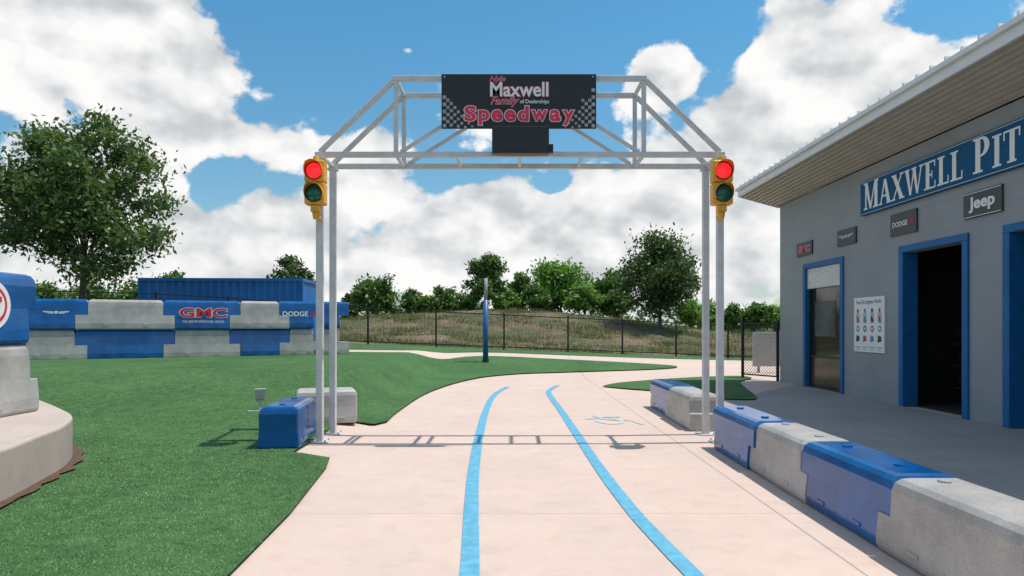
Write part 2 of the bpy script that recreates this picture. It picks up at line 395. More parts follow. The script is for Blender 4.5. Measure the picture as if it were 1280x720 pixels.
WL={(0,0):'grey stacked barrier, lower row, half hidden behind the near barriers',(1,0):'grey barrier in the lower row at the left of the stacked wall',(2,0):'blue barrier in the lower row of the stacked wall, under the grey one',
(3,0):'grey barrier in the lower row directly under the blue one with red letters',(4,0):'blue barrier in the lower row, smaller looking, right of centre in the stacked wall',(5,0):'grey barrier in the lower row near the right end of the stacked wall',(6,0):'grey barrier at the right end of the lower row behind the gate posts',
(0,1):'grey stacked barrier, upper row, half hidden behind the near barriers',(1,1):'blue barrier with white winged emblem at the left of the upper row',(2,1):'grey barrier in the upper row between the winged emblem and the red letters',
(3,1):'blue barrier with big red and white letters on the stacked wall',(4,1):'grey barrier in the upper row right of the red letters',(5,1):'blue barrier with white word and red slashes in the upper row',(6,1):'blue plain barrier at the right end of the upper row'}
for row in (0,1):
    for i in range(7):
        a=onwall(bd[i]);b_=onwall(bd[i+1]); c=(a+b_)/2; Lh=(b_-a).length/2
        z=min(float(H(a.x,a.y)),float(H(b_.x,b_.y)))+.01+row*(HB+.003)
        lab=WL[(i,row)]
        t_=barrier((c.x,c.y,z),wrz,Lh,HB,.3,.26 if row==0 else .24,'low' if 'grey' in lab[:5] else 'top',.12,lab,'barriers stacked in the long wall')
        yf=-.30
        if (i,row)==(3,1):
            txt('GMC',0.02,.385,1.02,.225,M['red'],t_,yf,.03,0,.035,M['white'])
            txt('WE ARE PROFESSIONAL GRADE',0.02,.18,.9,.055,M['white'],t_,-.325)
        if (i,row)==(5,1):
            txt('DODGE',-.15,.36,.6,.12,M['white'],t_,yf,.02)
            MB().poly([(.2,.30),(.26,.30),(.33,.42),(.27,.42)],yf).poly([(.3,.30),(.36,.30),(.43,.42),(.37,.42)],yf).build('red_slashes',M['red'],t_)
        if (i,row)==(1,1): wing(t_,.1,.38,.5,yf,M['white'])
nlab=['grey speckled barrier on the concrete ledge at the left edge, lower','blue barrier with a red and white oval badge at the left edge, upper']
for row in (0,1):
    t_=barrier((-5.03,6.0,.404+row*.683),R(90),.95,.68,.28 if row==0 else .25,.24,'low' if row==0 else 'top',.05,nlab[row],'barriers on the concrete ledge')
    if row==1:
        q=.37
        MB().disc(q,-.262,.36,.25,.235,40).build('oval_badge',M['white'],t_)
        MB().disc(q,-.266,.36,.20,.185,40).build('badge_ring',M['red'],t_)
        MB().disc(q,-.270,.36,.165,.15,40).build('badge_field',M['white'],t_)
        MB().poly([(q-.12,.39),(q+.12,.39),(q+.12,.44),(q-.12,.44)],-.274).poly([(q-.035,.25),(q+.035,.25),(q+.035,.39),(q-.035,.39)],-.274).build('badge_mark',M['red'],t_)
# ------------------------------------------------------------------ gate
G=thing('gantry_gate','white steel truss gantry spanning the pale track','gantry',(.085,7.5,0))
XL,XR=-2.155,2.155; xt=1.335; zb,zt=3.10,3.92; D=.55; r=.028
def member(name,p0,p1,rr=r,parent=G):
    return MB().tube(p0,p1,rr,sq=True).build(name,M['white_steel'],parent,bevel=.006)
for x in (XL,XR):
    for y in (0,D):
        p=MB().tube((x,y,0.012),(x,y,zb-r),.036,sq=True).build('post',M['white_steel'],G,bevel=.008)
        MB().box(x-.1,x+.1,y-.1,y+.1,.002,.014).build('base_plate',M['white_steel'],p)
        MB().box(x-.055,x+.055,y-.055,y+.055,zb-r-.02,zb-r-.002).build('cap_plate',M['white_steel'],p)
        for bx_ in (-.075,.075):
            for by_ in (-.075,.075):
                MB().tube((x+bx_,y+by_,.014),(x+bx_,y+by_,.035),.01,n=6).build('bolt',M['lampgrey'],p)
for y in (0,D):
    member('bottom_chord',(XL-.05,y,zb),(XR+.05,y,zb))
    member('top_chord',(-xt-.03,y,zt),(xt+.03,y,zt))
    for s_ in (-1,1):
        member('end_brace',(s_*(XR+.0),y,zb+r),(s_*(xt+.02),y,zt-r*.6),.025)
        member('upright',(s_*xt,y,zb+r),(s_*xt,y,zt-r),.023)
        member('diagonal_brace',(s_*(xt-.05),y,zb+r),(s_*.06,y,zt-r),.019)
for x in (XL,-xt,-.68,0,.68,xt,XR):
    member('cross_tie',(x,r,zb),(x,D-r,zb),.018)
for x in (-xt,-xt/3,xt/3,xt): member('cross_tie',(x,r,zt),(x,D-r,zt),.018)
S=117.
B=thing('banner_sign','black banner with red and white lettering and checkered corners on the gantry','sign',(.073,7.43,3.65))
def bx(px): return (px-648.5)/S
def bz(py): return (129-py)/S
MB().box(-.825,.825,-.012,.012,-.29,.29).build('panel',M['black'],B,bevel=.003)
txt('Nyle',bx(622),bz(102),.17,.075,M['pink'],B,-.02,.01,.35,.02,M['white'])
txt('Maxwell',bx(649),bz(114.5),.62,.155,M['white'],B,-.018,.02,0,.03,M['red'])
txt('Family',bx(631),bz(130),.30,.11,M['pink'],B,-.024,.01,.4,.02,M['white'])
txt('of Dealerships',bx(668),bz(130.5),.31,.055,M['white'],B,-.028,.01)
spaced('Speedway',bx(580),bz(136)+bx(648.5)+1.30,bz(144.5),.165,M['pink'],B,-.018,.035,.03,M['white']) if False else spaced('Speedway',bx(579),bx(719),bz(144.5),.165,M['pink'],B,-.018,.035,.03,M['white'])
cs=.038; ck={-1:MB(),1:MB()}
for s_ in (-1,1):
    for i in range(9):
        top=int(11-i*1.15+random.uniform(-.6,.6))
        for j in range(max(top,1)):
            if (i+j)%2: continue
            xa=.812-i*cs; sh=.010*math.sin(i*.8); z=-.28+j*cs+sh; e_=cs*(.98-.05*i)
            q=[(s_*xa,z),(s_*(xa-e_),z),(s_*(xa-e_),z+e_),(s_*xa,z+e_)]
            if s_>0: q=q[::-1]
            ck[s_].poly(q,-.0135)
for s_ in (-1,1): ck[s_].build('checkered_pattern',M['dullwhite'],B)
for sx in (-.79,.79):
    for sz in (-.26,.26): MB().tube((sx,-.018,sz),(sx,-.0145,sz),.008,n=8).build('bolt',M['white_steel'],B)
T=thing('display_box','small black timing display hung under the banner','display',(.09,7.36,3.20))
MB().box(-.30,.30,-.05,.05,-.13,.155).build('housing',M['black'],T,bevel=.006)
MB().box(-.28,.28,-.053,-.0505,-.11,.135).build('screen',M['black'],T)
MB().box(.302,.345,-.04,.02,-.12,-.03).build('sensor',M['blackmetal'],T,bevel=.004)
MB().box(-.02,.02,.052,.09,-.1,.0).build('bracket',M['white_steel'],T)
# ------------------------------------------------------------------ signals
def signal(x,label):
    t_=thing('traffic_light',label,'traffic light',(x,7.33,2.76),0,'traffic lights on the gantry posts')
    for k,(zc,m_,nm) in enumerate(((.115,M['lens_red'],'red_lens'),(-.119,M['lens_green'],'green_lens'))):
        MB().box(-.106,.106,-.07,.07,zc-.115,zc+.115).build('housing',M['yellow'],t_,bevel=.018,seg=3)
        ln=MB(); nr=8; na=28
        for a in range(nr+1):
            for b_ in range(na):
                rr=.083*a/nr; ln.v.append((rr*math.cos(2*math.pi*b_/na),-.076-.022*(1-(a/nr)**2),zc+rr*math.sin(2*math.pi*b_/na)))
        for a in range(nr):
            for b_ in range(na): ln.f.append((a*na+b_,a*na+(b_+1)%na,(a+1)*na+(b_+1)%na,(a+1)*na+b_))
        ln.build(nm,m_,t_,True)
        rg=MB()
        for a in range(28):
            a0=2*math.pi*a/28;a1=2*math.pi*(a+1)/28
            rg.add([(q*math.cos(w),yy,zc+q*math.sin(w)) for q,w,yy in ((.083,a0,-.08),(.096,a0,-.08),(.096,a1,-.08),(.083,a1,-.08))],[(0,1,2,3)])
        rg.build('lens_gasket',M['blackmetal'],t_)
        vs=MB(); n_=20
        for (ra,flip) in ((.100,0),(.095,1)):
            base=len(vs.v)
            for a in range(n_+1):
                an=R(-35)+R(250)*a/n_; dep=.11*(.35+.65*max(0,math.sin(an)))
                vs.v+=[(ra*math.cos(an),-.07,zc+ra*math.sin(an)),(ra*math.cos(an),-.07-dep,zc+ra*math.sin(an))]
            for a in range(n_):
                p=base+2*a; q=(p,p+2,p+3,p+1); vs.f.append(q if flip else q[::-1])
        for a in range(n_):
            p=2*a; o2=2*(n_+1); vs.f.append((p+1,p+3,p+3+o2,p+1+o2))
        vs.build('visor',M['yellow'],t_,True)
    MB().box(-.045,.045,-.05,.05,-.31,-.237).tube((0,0,-.38),(0,0,-.31),.03,.04,12).build('lower_bracket',M['yellow'],t_,bevel=.008)
    MB().box(-.022,.022,.0,.13,-.37,-.33).build('mounting_arm',M['yellow'],t_,bevel=.004)
    MB().tube((0,0,.231),(0,0,.28),.035,.028,12).box(-.03,.03,0,.13,.25,.275).build('top_cap',M['yellow'],t_,bevel=.004)
signal(-2.065,'yellow traffic light showing red on the left gantry post')
signal(2.205,'yellow traffic light showing red on the right gantry post')
# ------------------------------------------------------------------ building
X0=6.1; YE=15.84; YN=-1.0; ZW=3.98
Bd=thing('pit_building','long grey block building with blue doorways and a wide white metal roof','building',(0,0,0))
ops=[(14.52,12.80,2.44),(10.92,9.30,2.40),(8.60,6.9,2.40),(3.6,2.0,2.40)]
mb=MB(); y=YE
for (a,b_,zt_) in ops:
    mb.box(X0,X0+.2,a,y,-.05,ZW); mb.box(X0,X0+.2,b_,a,zt_,ZW); y=b_
mb.box(X0,X0+.2,YN,y,-.05,ZW)
mb.box(X0+.2,12,YE-.2,YE,-.05,ZW); mb.box(X0+.2,12,YN,YN+.2,-.05,ZW); mb.box(11.8,12,YN+.2,YE-.2,-.05,ZW)
mb.build('wall',M['wallgrey'],Bd)
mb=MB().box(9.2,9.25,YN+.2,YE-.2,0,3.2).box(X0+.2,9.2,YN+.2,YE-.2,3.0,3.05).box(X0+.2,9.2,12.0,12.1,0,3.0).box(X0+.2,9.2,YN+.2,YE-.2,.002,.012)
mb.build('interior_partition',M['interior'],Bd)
fw=.1
for i,(a,b_,z) in enumerate(ops):
    o=MB().box(X0-.03,X0+.21,a-fw,a+.02,.0,z).box(X0-.03,X0+.21,b_-.02,b_+fw,.0,z).box(X0-.03,X0+.21,b_-.02,a+.02,z+.001,z+.1)
    o.build('door_frame',M['trimblue'],Bd,bevel=.006)
w=MB(); n=9; z0,z1=2.02,2.435
for k in range(n):
    a0=z0+(z1-z0)*k/n;a1=z0+(z1-z0)*(k+1)/n; am=(a0+a1)/2
    w.add([(X0+.03,12.9,a0),(X0+.03,14.42,a0),(X0+.01,14.42,am),(X0+.01,12.9,am),(X0+.03,12.9,a1),(X0+.03,14.42,a1)],[(0,1,2,3),(3,2,5,4)])
w.build('roller_shutter',M['shutter'],Bd)
g=MB().box(X0+.09,X0+.1,12.9,14.42,.0,2.02).build('service_window',M['glass'],Bd)
MB().box(X0+.06,X0+.088,12.9,12.96,.05,2.02).box(X0+.06,X0+.088,14.36,14.42,.05,2.02).box(X0+.06,X0+.088,12.96,14.36,.62,.67).box(X0+.06,X0+.088,12.96,14.36,0,.06).build('window_frame',M['blackmetal'],g)
MB().box(X0+.07,X0+.087,12.97,14.35,.07,.61).build('painted_reflection',M['amber'],g)  # amber reflection in the lower glass, painted as a coloured slab
MB().box(X0+.082,X0+.0885,13.3,14.2,1.05,1.75).build('window_picture',mat('dim_picture',(.10,.12,.12),.4,.85,2.5),g)
XF=5.2; zf1,zf0=4.42,4.22; YR=16.0
w=MB(); n=9
prof=[]
for k in range(n):
    for q,dz in ((0,0),(.35,0),(.42,.05),(.88,.05),(.95,0)):
        s_=(k+q)/n; prof.append((XF+.03+(X0-.005-XF-.03)*s_,zf0+.02+(ZW-zf0-.02+.02)*s_+dz))
for i in range(len(prof)-1):
    (xa,za),(xb,zb_)=prof[i],prof[i+1]; w.add([(xa,YN-.1,za),(xb,YN-.1,zb_),(xb,YR,zb_),(xa,YR,za)],[(3,2,1,0)])
w.build('soffit',M['soffit'],Bd)
rf=MB().add([(XF+.0,YN-.1,zf1-.03),(12.4,YN-.1,4.02),(12.4,YR+.05,4.02),(XF,YR+.05,zf1-.03),(XF,YN-.1,zf1),(12.4,YN-.1,4.06),(12.4,YR+.05,4.06),(XF,YR+.05,zf1)],[(0,1,2,3),(7,6,5,4),(0,4,5,1),(1,5,6,2),(2,6,7,3),(3,7,4,0)])
roof=rf.build('roof',M['roofwhite'],Bd)
rb=MB(); yy=YN
while yy<YR:
    rb.add([(XF-.02,yy,zf1+.002),(XF-.02,yy+.05,zf1+.002),(12.3,yy+.05,4.062),(12.3,yy,4.062),(XF-.02,yy+.012,zf1+.06),(XF-.02,yy+.038,zf1+.06),(12.3,yy+.038,4.12),(12.3,yy+.012,4.12)],[(0,1,5,4),(1,2,6,5),(2,3,7,6),(3,0,4,7),(4,5,6,7)])
    yy+=.3
rb.build('roof_ribs',M['roofwhite'],roof)
MB().box(XF-.01,XF+.03,YN-.1,YR,zf0,zf1-.032).build('fascia',M['roofwhite'],Bd,bevel=.004)
MB().box(XF-.06,XF-.012,YN-.1,YR+.04,zf1-.07,zf1-.005).build('roof_edge_trim',M['roofwhite'],Bd,bevel=.006)
MB().add([(XF+.03,YR,zf0),(X0,YR,ZW),(12,YR,3.98),(12,YR,4.03),(XF+.03,YR,zf1-.032),(XF+.03,YR+.04,zf0),(X0,YR+.04,ZW),(12,YR+.04,3.98),(12,YR+.04,4.03),(XF+.03,YR+.04,zf1-.032)],[(0,1,2,3,4),(9,8,7,6,5),(0,5,6,1),(1,6,7,2)]).build('gable_trim',M['roofwhite'],Bd)
def serif(ch):
    T_=.22; th=.095; sf=.062
    def V(x0,x1,y0=0,y1=1): return [(x0,y0),(x1,y0),(x1,y1),(x0,y1)]
    def Sl(a0,a1,b0,b1): return [(a0,0),(a1,0),(b1,1),(b0,1)]
    if ch=='M': return 1.08,[V(.10,.10+th),V(.78,.78+T_),Sl(.44,.56,.06,.28),Sl(.45,.54,.79,.88),V(0,.28,0,sf),V(.68,1.08,0,sf),V(.0,.2,1-sf,1),V(.84,1.08,1-sf,1)]
    if ch=='A': return .92,[Sl(.07,.155,.39,.49),Sl(.63,.87,.35,.55),V(.2,.7,.30,.37),V(0,.25,0,sf),V(.56,.94,0,sf)]
    if ch=='X': return .90,[Sl(.61,.86,.04,.29),Sl(.07,.16,.69,.78),V(0,.26,0,sf),V(.54,.92,0,sf),V(0,.36,1-sf,1),V(.6,.88,1-sf,1)]
    if ch=='W': return 1.26,[Sl(.33,.45,.03,.25),Sl(.36,.43,.59,.68),Sl(.79,.91,.51,.73),Sl(.82,.89,1.07,1.16),V(0,.34,1-sf,1),V(.46,.8,1-sf,1),V(.98,1.26,1-sf,1)]
    if ch=='E': return .76,[V(.1,.1+T_),V(.1,.68,1-sf,1),V(.1,.70,0,sf),V(.32,.5,.47,.54),V(.62,.68,.76,1),V(.64,.70,0,.26),V(.46,.51,.38,.64),V(0,.12,0,sf),V(0,.12,1-sf,1)]
    if ch=='L': return .70,[V(.1,.1+T_),V(0,.42,1-sf,1),V(0,.66,0,sf),V(.6,.66,0,.28)]
    if ch=='I': return .42,[V(.1,.1+T_),V(0,.42,1-sf,1),V(0,.42,0,sf)]
    if ch=='T': return .80,[V(.3,.3+T_),V(.03,.76,1-sf,1),V(.03,.09,.72,1),V(.70,.76,.72,1),V(.2,.6,0,sf)]
    if ch=='P':
        b_=[]; n=10
        for k in range(n):
            a0=R(90-180*k/n);a1=R(90-180*(k+1)/n)
            o_=lambda a:(.38+.34*math.cos(a),.72+.28*math.sin(a)); i_=lambda a:(.36+.15*math.cos(a),.72+.22*math.sin(a))
            b_.append([i_(a0),i_(a1),o_(a1),o_(a0)])
        return .78,[V(.1,.1+T_),V(0,.42,0,sf),V(0,.40,1-sf,1),V(.2,.38,.44,.5)]+b_
    return .4,[]
SG=thing('building_sign','long blue sign with white serif capitals along the grey wall','sign',(X0-.05,9.2,3.44),R(-90))
Ls=2.86
MB().box(-Ls,Ls,-.015,.045,-.285,.285).build('panel',M['signblue'],SG,bevel=.006)
MB().box(-Ls+.03,Ls-.03,-.0175,-.0155,.262,.268).box(-Ls+.03,Ls-.03,-.0175,-.0155,-.268,-.262).build('border_line',M['white'],SG)
x=-Ls+.13; hh=.40; kx_=1.0
for chn,ch in enumerate('MAXWELL PIT'):
    big=1.13 if ch in 'MP' and chn in (0,8) else 1
    wd,ps=serif(ch)
    if ps:
        mb=MB()
        for k,pg in enumerate(ps):
            pts=[(x+a*hh*kx_*big*.98,-.205+c*hh*big) for a,c in pg]
            ar=sum(pts[q][0]*pts[(q+1)%len(pts)][1]-pts[(q+1)%len(pts)][0]*pts[q][1] for q in range(len(pts)))
            if ar<0: pts=pts[::-1]
            mb.poly(pts,-.018-.0004*k)
        mb.build('letter',M['white'],SG)
    x+=(wd+.07)*hh*kx_*big*.95
def plate(ya,yb,z0,z1,label):
    t_=thing('wall_plate',label,'sign',(X0-.02,(ya+yb)/2,(z0+z1)/2),R(-90),'small dark plates on the grey wall')
    MB().box(-(ya-yb)/2,(ya-yb)/2,-.01,.018,-(z1-z0)/2,(z1-z0)/2).build('panel',M['darkplate'],t_,bevel=.003); return t_
t_=plate(14.85,14.1,2.72,3.0,'small dark plate with red letters, farthest along the grey wall'); txt('GMC',0,0,.58,.13,M['red'],t_,-.014,.03,0,.03,M['white'])
t_=plate(13.0,12.3,2.73,3.02,'small dark plate with a thin winged emblem above the shuttered window'); wing(t_,0,.02,.56,-.014,M['lampgrey'])
t_=plate(11.17,10.45,2.68,3.03,'dark plate with white word and red slashes above the first dark doorway'); txt('DODGE',-.08,0,.42,.08,M['white'],t_,-.014,.02); MB().poly([(.17,-.04),(.2,-.04),(.24,.04),(.21,.04)],-.014).poly([(.22,-.04),(.25,-.04),(.29,.04),(.26,.04)],-.014).build('red_slashes',M['red'],t_)
t_=plate(9.36,8.63,2.68,3.02,'dark plate with bold white word nearest the camera on the grey wall'); txt('Jeep',0,0,.5,.21,M['white'],t_,-.014,.035)
MB().box(-.355,.355,-.0125,-.0105,.15,.158).box(-.355,.355,-.0125,-.0105,-.158,-.15).build('border_line',M['white'],t_)
PT=thing('poster','white poster with rows of small coloured figures between the window and the doorway','poster',(X0-.02,11.86,1.28),R(-90))
MB().box(-.5,.5,-.005,.018,-.47,.47).build('sheet',M['white'],PT)
txt('How Do Engines Work?',0,.38,.84,.09,M['black'],PT,-.0065,.01)
cc=[M['red'],M['teal'],M['black']]
for k,xx in enumerate((-.36,-.12,.12,.36)):
    c1=cc[k%3];c2=cc[(k+1)%3]
    MB().box(xx-.06,xx+.06,-.0075,-.0055,.02,.20).build('figure_body',M['lampgrey'],PT)
    MB().disc(xx,-.0082,.24,.035,.04,14).poly([(xx-.03,.05),(xx+.05,.04),(xx+.02,.13),(xx-.04,.15)],-.0082).build('figure_mark',c1,PT)
    MB().disc(xx,-.0082,-.07,.055,.055,16).build('wheel_mark',c2,PT)
    MB().disc(xx,-.0088,-.07,.028,.028,12).build('wheel_centre',M['white'],PT)
    MB().poly([(xx-.07,-.30),(xx+.06,-.28),(xx+.05,-.20),(xx-.05,-.18)],-.0068).build('figure_base',cc[(k+2)%3],PT)
    MB().box(xx-.09,xx+.09,-.0075,-.0055,-.40,-.375).box(xx-.09,xx+.06,-.0075,-.0055,-.435,-.42).build('text_rows',M['lampgrey'],PT)
SH=thing('shelf_rack','dark shelf rack with dark red bins inside the doorway','shelf',(7.3,10.3,.012))
for sx in (-.25,.25):
    for sy in (-.9,.9): MB().box(sx-.02,sx+.02,sy-.02,sy+.02,0,1.25).build('upright',M['blackmetal'],SH)
for z in (.25,.6,.95): MB().box(-.25,.25,-.88,.88,z,z+.02).build('shelf',M['shelfdark'],SH)
for zi,z in enumerate((.27,.62,.97)):
    for k in range(4):
        y=-.66+k*.44
        bt=thing('bin',f'dark red bin inside the dark doorway, {["bottom","middle","top"][zi]} shelf, {["first","second","third","fourth"][k]} from the near end','bin',(7.3,10.3+y,.012+z+.001),0,'red bins on the shelf rack')
        MB().add([(-.14,-.15,0),(.14,-.15,0),(.14,.15,0),(-.14,.15,0),(-.18,-.19,.2),(.18,-.19,.2),(.18,.19,.2),(-.18,.19,.2)],[(3,2,1,0),(0,1,5,4),(1,2,6,5),(2,3,7,6),(3,0,4,7)]).build('tub',M['redbox'],bt)
        MB().box(-.19,.19,-.2,.2,.201,.212).build('rim',M['redbox'],bt)
# ------------------------------------------------------------------ fences
def fence(pts,hts,label,spacing_w=.14,name='iron_fence',wr=.0045,diag=False):
    t_=thing(name,label,'fence')
    if not isinstance(hts,list): hts=[hts]*len(pts)
    for (x,y),ht in zip(pts,hts):
        z=float(H(x,y)); p=MB().tube((x,y,z-.1),(x,y,z+ht+.04),.028,sq=True).build('post',M['blackmetal'],t_)
    for (a,b_,ha,hb) in zip(pts[:-1],pts[1:],hts[:-1],hts[1:]):
        za=float(H(*a));zb_=float(H(*b_)); m_=MB()
        m_.tube((a[0],a[1],za+.1),(b_[0],b_[1],zb_+.1),.016,sq=True)
        m_.tube((a[0],a[1],za+ha-.03),(b_[0],b_[1],zb_+hb-.03),.016,sq=True)
        L_=math.dist(a,b_); ht=ha
        if diag:
            hgt=ht-.13
            kk=int((L_+hgt)/spacing_w)
            for s_ in (0,1):
                for i in range(1,kk):
                    u0=i*spacing_w; u1=u0-hgt; z0_=0; z1_=hgt
                    if u0>L_: z0_=u0-L_; u0=L_
                    if u1<0: z1_=hgt+u1; u1=0
                    if s_: u0,u1=L_-u0,L_-u1
                    A=(a[0]+(b_[0]-a[0])*u0/L_,a[1]+(b_[1]-a[1])*u0/L_,za+.1+z0_); Bq=(a[0]+(b_[0]-a[0])*u1/L_,a[1]+(b_[1]-a[1])*u1/L_,za+.1+z1_)
                    m_.tube(A,Bq,wr,n=4,cap=False)
        else:
            k=int(L_/spacing_w)
            for i in range(1,k):
                q=i/k; X=a[0]+(b_[0]-a[0])*q; Y=a[1]+(b_[1]-a[1])*q; z=za+(zb_-za)*q
                m_.tube((X,Y,z+.1),(X,Y,z+ha+(hb-ha)*q-.03),wr,n=4,cap=False)
        m_.build('rail_panel',M['blackmetal'],t_)
    return t_
fp=[];fh=[]
for px in (-60,25,110,195,285,372,460,545,630,710,778,845,910,968):
    Y=19.5+(px+60)/520*3.5 if px<460 else 23+(px-460)/450*2
    fp.append(((px-640)/F*Y,Y)); fh.append(1.22+max(0,(460-px)/520)*.42)
fence(fp,fh,'long thin black metal fence crossing behind the far track',.12,wr=.0018)
fence([(5.55,16.75),(6.08,15.92)],1.35,'short black mesh fence panel joining the corner of the grey building',.08,'mesh_fence',.004,True)
o=thing('utility_board','pale upright board behind the short black fence by the building corner','board',(6.75,18.3,0.0))
MB().box(-.42,.42,-.03,.03,.2,1.1).build('panel',M['paleboard'],o,bevel=.01)
for s_ in (-.25,.25): MB().box(s_-.03,s_+.03,.031,.08,0,1.0).build('leg',M['lampgrey'],o)
# ------------------------------------------------------------------ blue padded pole
x,y=unproj(607,454); z=float(H(x,y))
o=thing('padded_pole','slim pole with blue padding and grey top standing on the green turf tongue','pole',(x,y,z))
k=y/F
MB().tube((0,0,.0),(0,0,79*k),.078,.072,14).build('blue_padding',M['blue2'],o,True)
MB().tube((0,0,79*k),(.01,0,106*k),.05,.045,12).build('pole_top',M['poletop'],o,True)
MB().tube((0,0,.02),(0,0,.1),.10,.09,14).build('base_collar',M['blackmetal'],o)
x,y=unproj(325,516); z=float(H(x,y))+.02
o=thing('ground_spotlight','small pale grey spotlight on a short stand in the turf','lamp',(x,y,z),R(25))
MB().tube((0,0,-.05),(0,0,.14),.018,n=10).build('stem',M['lampgrey'],o)
MB().box(-.16,.07,-.05,.05,-.02,.015).build('base',M['poletop'],o,bevel=.01)
hd=MB(); 
hd.add([(-.055,-.03,.15),(.055,-.03,.15),(.055,.05,.12),(-.055,.05,.12),(-.075,-.05,.29),(.075,-.05,.29),(.06,.05,.28),(-.06,.05,.28)],[(3,2,1,0),(4,5,6,7),(0,1,5,4),(1,2,6,5),(2,3,7,6),(3,0,4,7)])
hd.build('lamp_head',M['lampgrey'],o,bevel=.012)
MB().add([(-.045,-.036,.17),(.045,-.036,.17),(.055,-.050,.265),(-.055,-.050,.265)],[(0,1,2,3)]).build('lamp_glass',M['lampgrey'],o)
# ------------------------------------------------------------------ container
def container(x0,x1,yf,dep,z0,h,label,rz):
    t_=thing('shipping_container',label,'container',((x0+x1)/2,yf,z0),rz); w=(x1-x0)/2
    m_=MB(); n=int(2*w/.28); zs=(.15,h-.12)
    pr=[]
    for i in range(n):
        for q,dy in ((0,0),(.3,0),(.45,.05),(.8,.05),(.95,0)): pr.append((-w+.08+(2*w-.16)*(i+q)/n,dy))
    pr.append((w-.08,0))
    for a,b_ in zip(pr[:-1],pr[1:]): m_.add([(a[0],a[1],zs[0]),(b_[0],b_[1],zs[0]),(b_[0],b_[1],zs[1]),(a[0],a[1],zs[1])],[(0,1,2,3)])
    m_.box(-w+.05,w-.05,.07,dep-.05,.1,h-.05)
    m_.build('corrugated_side',M['container'],t_)
    fr=MB().box(-w,w,-.03,.05,0,.15).box(-w,w,-.03,.05,h-.12,h).box(-w,-w+.09,-.03,.05,.15,h-.12).box(w-.09,w,-.03,.05,.15,h-.12)
    fr.box(w-.049,w,.05,dep,0,.15).box(w-.049,w,.05,dep,h-.12,h)
    fr.build('frame',M['container'],t_)
    MB().box(-w+.02,w-.02,.05,dep,h-.049,h-.01).build('roof',M['container'],t_)
container(-14.0,-7.9,26.2,2.4,.72,2.35,'blue corrugated shipping container behind the stacked barriers',R(3))
# ------------------------------------------------------------------ trees
def tree(name,label,x,y,z0,ztop,zbot,w,nleaf,ls,lm,seed,ncl=40,trunk_r=.12,gap=.75,group=None,cat='tree',low=.15,limbk=1,limbr=.38):
    g=np.random.default_rng(seed); t_=thing(name,label,cat,(x,y,z0),0,group)
    hc=(ztop-zbot)/2; zc=(ztop+zbot)/2-z0; rw=w/2
    cl=[]
    while len(cl)<ncl:
        p=g.normal(size=3); p/=np.linalg.norm(p); r_=g.random()**.45*.82
        p=p*r_
        ww=1-.42*max(p[2],0)**1.0-low*max(-p[2],0)
        q=np.array([p[0]*rw*ww,p[1]*rw*ww,zc+p[2]*hc]); cl.append((q,g.uniform(.14,.27)))
    Vs=[]
    wt=np.array([c[1]**2 for c in cl]); wt/=wt.sum()
    for (q,cr),pw in zip(cl,wt):
        n_=int(nleaf*pw); d=g.normal(size=(n_,3)); d/=np.linalg.norm(d,axis=1)[:,None]; d*= (g.random(n_)**.45)[:,None]
        irr=1+.35*g.normal(size=(n_,1)).clip(-1,1.6)
        c=q+d*irr*np.array([cr*w*gap,cr*w*gap,cr*w*gap*.72])
        u=g.normal(size=(n_,3)); u/=np.linalg.norm(u,axis=1)[:,None]
        v=np.cross(u,g.normal(size=(n_,3))+np.array([0,0,1.2])); v/=np.linalg.norm(v,axis=1)[:,None]
        s_=ls*g.uniform(.6,1.35,(n_,1))
        Vs.append(np.stack([c-u*s_,c+v*s_*.5,c+u*s_,c-v*s_*.5],1).reshape(-1,3))
    V=np.concatenate(Vs); npmesh('crown',V,4,M[lm],t_)
    mb=MB(); top=Vector((0.03*w,0,zc+.2*hc)); prev=Vector((0,0,-.15)); pr_=trunk_r; path=[prev]
    for k in range(1,5):
        p=Vector((g.normal()*.012*w,g.normal()*.012*w,-.15+(top.z+.15)*k/4)); rr=trunk_r*(1-.2*k)
        mb.tube(prev,p,pr_,max(rr,.02),9,False); prev=p; pr_=max(rr,.02); path.append(p)
    for q,cr in cl[:max(8,ncl//2)]:
        k=min(4,max(limbk,int(g.integers(limbk,5)))); 
        while k>limbk and path[k].z>q[2]: k-=1
        s_=path[k]; e=Vector(q); mid=s_.lerp(e,.5)+Vector((0,0,.04*w))
        mb.tube(s_,mid,trunk_r*limbr,trunk_r*limbr*.55,6,False); mb.tube(mid,e,trunk_r*limbr*.55,trunk_r*.06,5,False)
    mb.build('trunk',M['bark'],t_,True); return t_
def ptree(name,label,px0,px1,pt,pb,Y,n,ls,lm,seed,**k):
    s_=Y/F; x=((px0+px1)/2-640)*s_; w=(px1-px0)*s_
    return tree(name,label,x,Y,float(H(x,Y))-.05,CH+(HZ-pt)*s_,CH+(HZ-pb)*s_,w,n,ls,lm,seed,**k)
ptree('oak_tree','large loose dark oak rising behind the stacked barriers at left',-10,222,124,378,21,25000,.088,'leaf_oak',41,ncl=90,trunk_r=.13,gap=.56,limbk=2,limbr=.22,low=0)
ptree('small_tree','small dark tree poking above the blue container',336,397,314,396,38,3500,.12,'leaf_dark',4)
ptree('leafy_shrub','bright round shrub just right of the left gate posts',434,504,336,404,40,5000,.13,'leaf_mid',5,cat='shrub',low=0)
ptree('small_tree','low green shrub-like tree right of the round shrub',494,536,358,406,44,2600,.13,'leaf_mid',6,low=0)
ptree('small_tree','small pointed tree left of the padded pole',536,577,350,404,45,2800,.13,'leaf_mid',7,low=0)
ptree('slender_tree','tall loose tree directly behind the padded pole',580,636,305,396,42,5000,.12,'leaf_mid',8,gap=.78,low=0)
